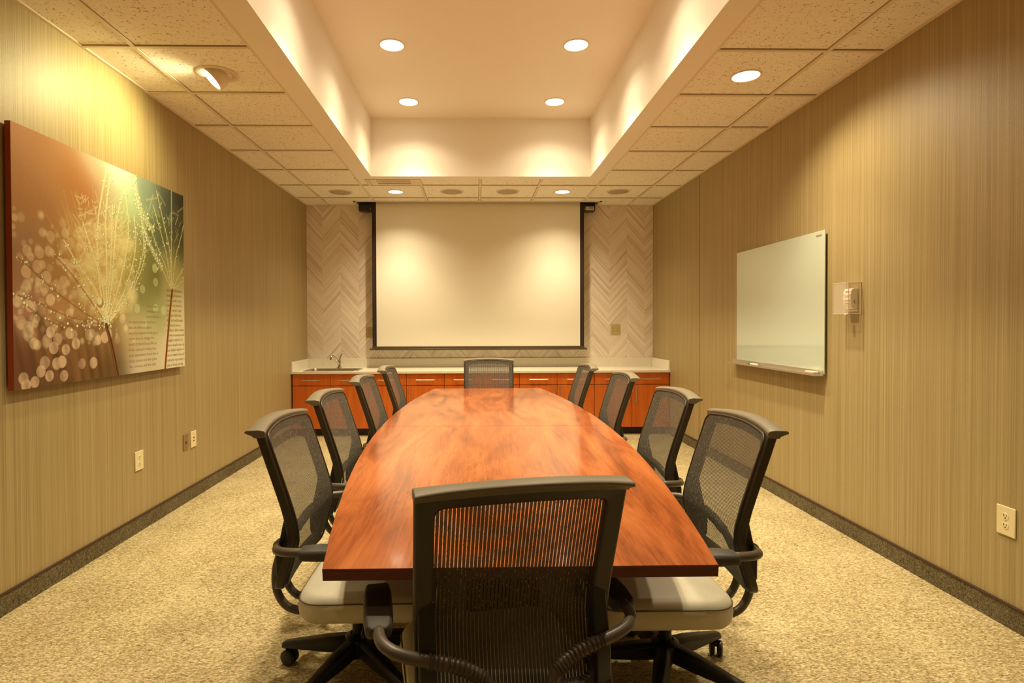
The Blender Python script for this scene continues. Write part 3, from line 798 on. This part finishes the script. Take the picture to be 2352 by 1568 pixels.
def drops(s, n, spread, r0, r1, t0=0.0):
    P = spline([Vector((p[0], p[1], 0)) for p in s], 12)
    for k in range(n):
        p = P[int(len(P)*(t0 + (1-t0)*rng.random())*0.999)]
        u, v = p.x + spread*rng.standard_normal(), p.y + spread*rng.standard_normal()
        r = r0 + (r1-r0)*rng.random()**2
        disc(u, v, r, (140, 105, 30), 0.75, 0.002); disc(u-0.001, v+0.001, r*0.72, (250, 232, 150), 0.95, 0.002)
for i, s in enumerate(ART['f1']): drops(s, 20 if i < 6 else 26, 0.010, 0.003, 0.009)
for s in ART['f2']: drops(s, 12, 0.010, 0.003, 0.008)
for s in ART['thick']: drops(s, 60, 0.014, 0.004, 0.010)
drops(ART['thick'][0], 40, 0.012, 0.004, 0.010); drops([ART['f1'][10][1], ART['f1'][10][2], ART['f1'][10][3]], 70, 0.02, 0.003, 0.009)
for k in range(60): drops([(0.43, 0.26), (0.43 + 0.10*rng.standard_normal(), 0.26 + 0.16*rng.random())], 1, 0.02, 0.003, 0.008)
disc(0.395, 0.345, 0.028, (170, 120, 40), 0.9, 0.004); disc(0.392, 0.352, 0.018, (250, 225, 140), 0.8, 0.008)
for s in ART['s1']: seg(s, 0.012, (95, 48, 16), 1.0, 0.003); seg([(p[0]-0.003, p[1]) for p in s], 0.003, (150, 90, 35), 0.7, 0.003)
for s in ART['s2']: seg(s, 0.010, (165, 72, 14), 1.0, 0.003); seg([(p[0]-0.003, p[1]) for p in s], 0.0035, (105, 50, 10), 0.7, 0.003)
IM *= (0.94 + 0.12*rng.random((NZ, NX)))[..., None]
IM = np.clip(IM * ART_GAIN / (np.array([1.0, 0.74, 0.36])), 0.003, 0.93)

t = thing('canvas_picture', (XL, 2.695, 1.042), 0, 'large close-up dandelion photo print hung on the left wall', 'picture')
bm = bmesh.new(); box(bm, 0.012, 0.0395, 0.0, PW, 0.0, PH)
obj('canvas_edge', bm, mat('canvas_edge', (0.34, 0.055, 0.015), 0.5), t)
bm = bmesh.new(); box(bm, 0.0, 0.0115, 0.03, PW-0.03, 0.03, PH-0.03)
obj('hanging_frame', bm, M['black'], t)
me = bpy.data.meshes.new('printed_face')
co = np.stack([np.full(X_.size, 0.0), X_.ravel(), Z_.ravel()], 1)
idx = np.arange(NX*NZ).reshape(NZ, NX)
qd = np.stack([idx[:-1, :-1], idx[:-1, 1:], idx[1:, 1:], idx[1:, :-1]], -1).reshape(-1, 4)
me.vertices.add(len(co)); me.vertices.foreach_set('co', co.ravel())
me.loops.add(qd.size); me.loops.foreach_set('vertex_index', qd.ravel().astype(np.int32))
me.polygons.add(len(qd)); me.polygons.foreach_set('loop_start', (np.arange(len(qd))*4).astype(np.int32))
me.update(calc_edges=True)
ca = me.color_attributes.new('print', 'FLOAT_COLOR', 'POINT')
ca.data.foreach_set('color', np.concatenate([IM.reshape(-1, 3), np.ones((NX*NZ, 1))], 1).astype(np.float32).ravel())
pm = mat('printed_canvas', rough=0.7, spec=0.1); tt_ = NT(pm)
an = tt_.n.new('ShaderNodeAttribute'); an.attribute_name = 'print'; tt_.l.new(an.outputs['Color'], tt_.b.inputs['Base Color'])
me.materials.append(pm)
o = bpy.data.objects.new('printed_face', me); COL.objects.link(o); o.parent = t; o.location = (0.0400, 0, 0)
# words printed on the picture
def words(rows, y0, z0, dz, size, mm, clip):
    bm_all = bmesh.new()
    for i, s in enumerate(rows):
        cu = bpy.data.curves.new('w', 'FONT'); cu.body = s; cu.size = size; cu.resolution_u = 1
        ob = bpy.data.objects.new('w', cu); COL.objects.link(ob)
        bpy.context.view_layer.update()
        dg = bpy.context.evaluated_depsgraph_get()
        mm_ = bpy.data.meshes.new_from_object(ob.evaluated_get(dg))
        W_ = max((v.co.x for v in mm_.vertices), default=0.1)
        k = min(1.0, clip/W_)
        for v in mm_.vertices:
            x, y = v.co.x*k, v.co.y
            v.co = (0.0006, y0 + x, z0 + i*dz + y)
        bm_all.from_mesh(mm_)
        bpy.data.objects.remove(ob, do_unlink=True)
    return obj('printed_words', bm_all, mm, o)
ink = mat('print_ink', (0.30, 0.25, 0.09), 0.6); ink2 = mat('print_ink_dark', (0.20, 0.16, 0.05), 0.6)
R_rows = ['place lively spring', 'refresh rejuvenate t', 'more simple love de', 'use delight explore lo', 'more simple love de', 'delight explore lo', 'modern unexpected',
          'wellness little extras', 'approach hue y', 'like art enthusiast', 'human style sha', 'cover entice pla', 'balanced service', 'cover entice pla', 'balanced service', 'moment balance']
words(R_rows, 1.325, 0.012, 0.0353, 0.030, ink2, 0.232)
L_rows = ['like connect and mix ants', 'lively screen and mix pleas', 'such enjoyment locus fun si', 'lively connect it mix pleas', 'much it more focus fun su', 'more love to design tre',
          'surprise explore local spice', 'include vibrant optim', 'moment indulge service si', 'more find you', 'enthusiastic s', 'style shake']
words(L_rows[:9], 0.885, 0.035, 0.0353, 0.029, ink, 0.385)
words(L_rows[9:], 1.08, 0.035+9*0.0353, 0.0353, 0.029, ink, 0.17)

# ================================================================== TABLE
TC, TL2 = (0.119, 3.481), 2.024
t = thing('conference_table', (TC[0], TC[1], 0), 0, 'long boat-shaped red-brown wooden conference table', 'table')
def hw(y): return 0.513 + 0.184*(1 - (y/TL2)**2)
for s in (0, 1):
    ys = [(-TL2 + (TL2-0.0022)*k/24) for k in range(25)] if s == 0 else [(0.0022 + (TL2-0.0022)*k/24) for k in range(25)]
    bm = bmesh.new()
    out = [(-hw(y), y) for y in ys] + [(hw(y), y) for y in reversed(ys)]
    top = [bm.verts.new((x, y, 0.720)) for x, y in out]
    mid = [bm.verts.new((x*1.0, y, 0.718)) for x, y in [(x + (0.0015 if x > 0 else -0.0015), y) for x, y in out]]
    bot = [bm.verts.new((x, y, 0.689)) for x, y in out]
    n = len(out)
    f = bm.faces.new(top); f.material_index = 0
    f = bm.faces.new(bot[::-1]); f.material_index = 1
    for A, B in ((top, mid), (mid, bot)):
        for i in range(n):
            f = bm.faces.new((A[(i+1) % n], A[i], B[i], B[(i+1) % n])); f.material_index = 0 if A is top else 1
    bmesh.ops.recalc_face_normals(bm, faces=bm.faces)
    obj('tabletop_leaf', bm, [M['table'], M['table_edge']], t)
for y in (-0.90, 0.85):
    bm = bx(-0.17, 0.17, y-0.020, y+0.020, 0.0, 0.62)
    obj('pedestal', bm, M['table_edge'], t, bevel=0.003)
obj('beam', bx(-0.06, 0.06, -1.25, 1.3, 0.621, 0.6885), M['kick'], t)

# ================================================================== OFFICE CHAIR
def prof(z):        # y of the front of the back frame at height z
    pts = [(0.40, -0.232), (0.44, -0.222), (0.50, -0.205), (0.56, -0.188), (0.61, -0.180), (0.66, -0.188), (0.72, -0.206), (0.80, -0.234), (0.90, -0.270), (1.02, -0.312)]
    for (a, ya), (b, yb) in zip(pts[:-1], pts[1:]):
        if z <= b:
            u = (z-a)/(b-a); return ya + (yb-ya)*u
    return pts[-1][1]
def S3(s, z, off=0.0):
    k = max(0.0, (z-0.42)/0.565)
    return (s, prof(z) + 0.030*(s/0.25)**2*min(1, 0.5+0.5*k) + off, z + 0.017*(1-(s/0.25)**2)*k)
def rrect(w0, w1, z0, z1, rb, rt, n=7, side=14):
    """closed outline of a rounded trapezoid: half widths w0 bottom, w1 top"""
    out = []
    def arc(cx_, cz_, r, a0):
        for k in range(n+1):
            a = math.radians(a0 + 90*k/n); out.append((cx_+r*math.cos(a), cz_+r*math.sin(a)))
    def line(a, b, m):
        for k in range(1, m): out.append((a[0]+(b[0]-a[0])*k/m, a[1]+(b[1]-a[1])*k/m))
    arc(w1-rt, z1-rt, rt, 0); line((w1-rt, z1), (-w1+rt, z1), side)
    arc(-w1+rt, z1-rt, rt, 90); line((-w1, z1-rt), (-w0, z0+rb), side)
    arc(-w0+rb, z0+rb, rb, 180); line((-w0+rb, z0), (w0-rb, z0), side)
    arc(w0-rb, z0+rb, rb, 270); line((w0, z0+rb), (w1, z1-rt), side)
    return out

def back_frame():
    bm = bmesh.new()
    A = rrect(0.243, 0.250, 0.420, 0.985, 0.045, 0.012); B = rrect(0.196, 0.203, 0.475, 0.932, 0.03, 0.022)
    n = len(A)
    fo = [bm.verts.new(S3(s, z, 0.0)) for s, z in A]; fi = [bm.verts.new(S3(s, z, 0.0)) for s, z in B]
    bo = [bm.verts.new(S3(s, z, -0.034)) for s, z in A]; bi = [bm.verts.new(S3(s, z, -0.026)) for s, z in B]
    for P, Q in ((fo, fi), (fi, bi), (bi, bo), (bo, fo)):
        for i in range(n):
            j = (i+1) % n; bm.faces.new((P[i], P[j], Q[j], Q[i]))
    bmesh.ops.recalc_face_normals(bm, faces=bm.faces)
    return bm
def mesh_grid():
    bm = bmesh.new(); uvl = bm.loops.layers.uv.new('UVMap')
    nz, ns = 44, 20; rows = []
    for j in range(nz+1):
        z = 0.437 + (0.966-0.437)*j/nz
        r = 0.03; d = 0
        if z < 0.437+r: d = r - math.sqrt(max(0, r*r - (0.437+r-z)**2))
        if z > 0.966-r: d = r - math.sqrt(max(0, r*r - (z-0.966+r)**2))
        w = 0.232 + 0.007*(z-0.437)/0.53 - d
        rows.append([(bm.verts.new(S3(-w + 2*w*i/ns, z, 0.008)), (-w + 2*w*i/ns, z)) for i in range(ns+1)])
    for j in range(nz):
        for i in range(ns):
            q = [rows[j][i], rows[j][i+1], rows[j+1][i+1], rows[j+1][i]]
            f = bm.faces.new([v for v, _ in q])
            for lp, (_, uv) in zip(f.loops, q): lp[uvl].uv = (uv[0]+0.3, uv[1])
    return bm
def head_rail():
    bm = bmesh.new(); ns = 24; secs = []
    for i in range(ns+1):
        s = -0.252 + 0.504*i/ns; e = abs(s/0.252)
        y0 = prof(0.985) + 0.030*e*e; z0 = 0.985 + 0.017*(1-e*e)
        fl = 0.014*e**6
        sec = [(0.006, -0.024), (0.008, -0.006), (0.002, 0.000), (-0.018, 0.003), (-0.044-fl, 0.001), (-0.050-fl, -0.003), (-0.050-fl, -0.009), (-0.040, -0.018), (-0.030, -0.026)]
        secs.append([bm.verts.new((s, y0+a, z0+b)) for a, b in sec])
    m = len(secs[0])
    for A, B in zip(secs[:-1], secs[1:]):
        for k in range(m): bm.faces.new((A[k], A[(k+1) % m], B[(k+1) % m], B[k]))
    bm.faces.new(secs[0]); bm.faces.new(secs[-1][::-1])
    bmesh.ops.recalc_face_normals(bm, faces=bm.faces)
    return bm
def seat_bm():
    bm = bmesh.new()
    def ring(hx_, y0, y1, r, z, crown=0.0):
        cy_ = (y0+y1)/2; hy_ = (y1-y0)/2
        return [(x, y+cy_, z) for x, y, z in rr(hx_, hy_, r, z, 8)]
    L = [ring(0.19, -0.11, 0.24, 0.05, 0.306), ring(0.238, -0.160, 0.298, 0.07, 0.310), ring(0.250, -0.172, 0.310, 0.08, 0.326), ring(0.255, -0.176, 0.314, 0.085, 0.352),
         ring(0.253, -0.174, 0.312, 0.085, 0.378), ring(0.245, -0.166, 0.304, 0.08, 0.396), ring(0.225, -0.146, 0.284, 0.075, 0.405), ring(0.16, -0.09, 0.22, 0.06, 0.413), ring(0.07, 0.0, 0.13, 0.04, 0.417)]
    V = [[bm.verts.new(p) for p in q] for q in L]
    n = len(V[0])
    for A, B in zip(V[:-1], V[1:]):
        for i in range(n): bm.faces.new((A[i], A[(i+1) % n], B[(i+1) % n], B[i]))
    bm.faces.new(V[0][::-1]); bm.faces.new(V[-1])
    bmesh.ops.recalc_face_normals(bm, faces=bm.faces)
    return bm

def make_chair():
    t = thing('office_chair', (0, 0, 0))
    obj('backrest_frame', back_frame(), M['frame'], t, smooth=40, bevel=0.006, seg=2)
    mp = obj('backrest_mesh', mesh_grid(), M['mesh'], t, smooth=True)
    o1 = rrect(0.232, 0.239, 0.437, 0.966, 0.03, 0.03)
    obj('mesh_piping', tube(bmesh.new(), [S3(s, z, 0.007) for s, z in o1], 0.0042, 6, closed=True), M['frame'], mp, smooth=True)
    obj('head_rail', head_rail(), M['rail'], t, smooth=50, bevel=0.002)
    for s in (-1, 1):
        # side bracket behind the frame
        pts = [(prof(0.70)-0.030, 0.700), (prof(0.66)-0.046, 0.672), (prof(0.60)-0.066, 0.610), (prof(0.54)-0.070, 0.545), (prof(0.48)-0.052, 0.480), (prof(0.45)-0.030, 0.450), (prof(0.55)-0.018, 0.55), (prof(0.62)-0.016, 0.62)]
        bm = prism(bmesh.new(), pts, 'x', s*0.195, s*0.236)
        for v in bm.verts: v.co.y += 0.030*(v.co.x/0.25)**2
        obj('side_bracket', bm, M['chairblack'], t, bevel=0.005)
        # arm: one tube from the pad round the back and down under the seat
        pth = spline([(s*0.325, 0.060, 0.594), (s*0.325, -0.090, 0.594), (s*0.322, -0.155, 0.594), (s*0.305, -0.195, 0.591), (s*0.260, -0.224, 0.582), (s*0.14, -0.248, 0.557), (s*0.085, -0.264, 0.528),
                      (s*0.060, -0.285, 0.475), (s*0.05, -0.302, 0.41), (s*0.05, -0.297, 0.34), (s*0.05, -0.262, 0.283), (s*0.05, -0.20, 0.262), (s*0.05, -0.10, 0.262)], 6)
        at = obj('arm_tube', tube(bmesh.new(), pth, 0.0150, 14, round_caps=True), M['tube'], t, smooth=50)
        # ribbed sleeve
        bm = bmesh.new()
        sl = spline([(s*0.215, -0.234, 0.574), (s*0.14, -0.248, 0.557), (s*0.085, -0.264, 0.528)], 7)
        for k in range(len(sl)-1):
            c = (sl[k]+sl[k+1])/2; d = (sl[k+1]-sl[k]).normalized()
            tube(bm, [c-d*0.003, c-d*0.0005, c+d*0.003], lambda u: 0.0158 if abs(u-0.5) > 0.3 else 0.0190, 12)
        obj('ribbed_sleeve', bm, M['tube'], at, smooth=50)
        bm = bmesh.new()
        V = []
        for y_, w_, z_, h_ in ((-0.128, 0.020, 0.592, 0.012), (-0.118, 0.032, 0.592, 0.017), (-0.06, 0.038, 0.594, 0.019), (0.06, 0.038, 0.594, 0.018), (0.112, 0.034, 0.592, 0.016), (0.125, 0.022, 0.590, 0.010)):
            V.append([bm.verts.new((s*0.325+a*w_, y_, z_+b*h_)) for a, b in ((-1, -0.6), (-0.8, -1), (0.8, -1), (1, -0.6), (1, 0.5), (0.82, 1), (-0.82, 1), (-1, 0.5))])
        for A, B in zip(V[:-1], V[1:]):
            for k in range(8): bm.faces.new((A[k], A[(k+1) % 8], B[(k+1) % 8], B[k]))
        bm.faces.new(V[0]); bm.faces.new(V[-1])
        bmesh.ops.recalc_face_normals(bm, faces=bm.faces)
        obj('arm_pad', bm, M['pad'], t, smooth=60, bevel=0.003)
    seat = obj('seat', seat_bm(), M['leather'], t, smooth=True)
    for hx_, y0, y1, r, z in ((0.2525, -0.1735, 0.3115, 0.085, 0.3835),):
        cy_ = (y0+y1)/2
        obj('seam_piping', tube(bmesh.new(), [(x, y+cy_, z) for x, y, _ in rr(hx_, (y1-y0)/2, r, 0, 8)], 0.0022, 6, closed=True), M['piping'], seat, smooth=True)
    bm = bmesh.new(); box(bm, -0.13, 0.13, -0.11, 0.17, 0.288, 0.3055)
    obj('seat_pan', bm, M['chairblack'], t, bevel=0.006)
    bm = bmesh.new(); box(bm, -0.075, 0.075, -0.13, 0.09, 0.232, 0.2875)
    obj('tilt_mechanism', bm, M['chairblack'], t, bevel=0.015)
    lv = spline([(0.06, 0.05, 0.262), (0.17, 0.055, 0.262), (0.225, 0.06, 0.255)], 5)
    obj('height_lever', tube(bmesh.new(), lv, 0.006, 8, flat=1.6), M['chairblack'], t, smooth=50)
    bm = lathe(bmesh.new(), [(0, 0.06), (0.030, 0.06), (0.030, 0.145), (0.024, 0.148), (0.024, 0.20), (0.014, 0.203), (0.014, 0.2315), (0, 0.2315)], 24)
    obj('gas_lift', bm, M['chairblack'], t, smooth=40)
    obj('base_hub', lathe(bmesh.new(), [(0, 0.075), (0.045, 0.075), (0.055, 0.09), (0.052, 0.140), (0.036, 0.150), (0.0305, 0.150)], 28), M['chairblack'], t, smooth=40)
    for k in range(5):
        a = math.radians(79 + 72*k); ca, sa = math.cos(a), math.sin(a)
        bm = bmesh.new(); V = []
        for r, w_, zt, zb in ((0.035, 0.030, 0.142, 0.082), (0.12, 0.030, 0.130, 0.076), (0.24, 0.023, 0.104, 0.070), (0.305, 0.019, 0.090, 0.066), (0.320, 0.014, 0.082, 0.066)):
            V.append([bm.verts.new((ca*r - sa*q_, sa*r + ca*q_, z_)) for q_, z_ in ((-w_, zb), (w_, zb), (w_, zt-0.012), (w_*0.5, zt), (-w_*0.5, zt), (-w_, zt-0.012))])
        for A, B in zip(V[:-1], V[1:]):
            for i in range(6): bm.faces.new((A[i], A[(i+1) % 6], B[(i+1) % 6], B[i]))
        bm.faces.new(V[0]); bm.faces.new(V[-1])
        bmesh.ops.recalc_face_normals(bm, faces=bm.faces)
        lg = obj('leg', bm, M['chairblack'], t, smooth=45, bevel=0.003)
        bm = bmesh.new(); cx_, cy_ = ca*0.300, sa*0.300
        tube(bm, [(cx_, cy_, 0.045), (cx_, cy_, 0.0675)], 0.009, 10)
        b = a + 1.1 + k*0.9; ux, uy = math.cos(b), math.sin(b); ox, oy = cx_ - uy*0.0 + ux*0.010, cy_ + uy*0.010
        for sgn in (-1, 1):
            w1 = bmesh.new(); lathe(w1, [(0, -0.011), (0.020, -0.011), (0.029, -0.006), (0.030, 0.0), (0.029, 0.006), (0.020, 0.011), (0, 0.011)], 20, axis='y')
            mt = Matrix.Translation((ox - uy*sgn*0.015, oy + ux*sgn*0.015, 0.0302)) @ Matrix.Rotation(b, 4, 'Z')
            bmesh.ops.transform(w1, matrix=mt, verts=w1.verts)
            tmp = bpy.data.meshes.new('x'); w1.to_mesh(tmp); w1.free(); bm.from_mesh(tmp); bpy.data.meshes.remove(tmp)
        tube(bm, [(ox + uy*0.02, oy - ux*0.02, 0.046), (ox - uy*0.02, oy + ux*0.02, 0.046)], 0.012, 10)
        obj('caster', bm, M['chairblack'], lg, smooth=45)
    return t

proto = make_chair()
D = math.radians
CL = 'mesh-back office chair, '
chairs = [
 # x, y, heading (deg, 0 = faces away from the camera)
 (0.058, 1.566, 10.5, 'grey ' + CL + 'nearest, back to the camera at the near table end'),
 (-0.457, 2.200, -90, 'grey ' + CL + 'left side, closest to the camera with cream seat showing'),
 (-0.480, 2.965, -90, 'grey ' + CL + 'left side, second from the near end'),
 (-0.465, 3.830, -90, 'grey ' + CL + 'left side, third from the near end'),
 (-0.435, 4.690, -90, 'grey ' + CL + 'left side, farthest, by the counter sink'),
 (0.720, 2.130, 90, 'grey ' + CL + 'right side, closest to the camera with cream seat showing'),
 (0.765, 2.960, 90, 'grey ' + CL + 'right side, second from the near end'),
 (0.765, 3.980, 90, 'grey ' + CL + 'right side, third from the near end'),
 (0.665, 4.800, 90, 'grey ' + CL + 'right side, farthest, by the cabinets'),
 (0.136, 5.420, 180, 'grey ' + CL + 'at the far table end, facing the camera'),
]
spin = [20, 36, 10, 50, 28, 5, 44, 15, 60, 33]          # how each swivel base happens to stand
for i, (x, y, a, lab) in enumerate(chairs):
    c = proto if i == 0 else copy_tree(proto)
    c.location = (x, y, 0); c.rotation_euler = (0, 0, D(a))
    for ch in c.children:
        if ch.name.startswith('leg'): ch.rotation_euler.z = D(spin[i])
    tag(c, lab, 'chair', 'office chairs around the conference table')
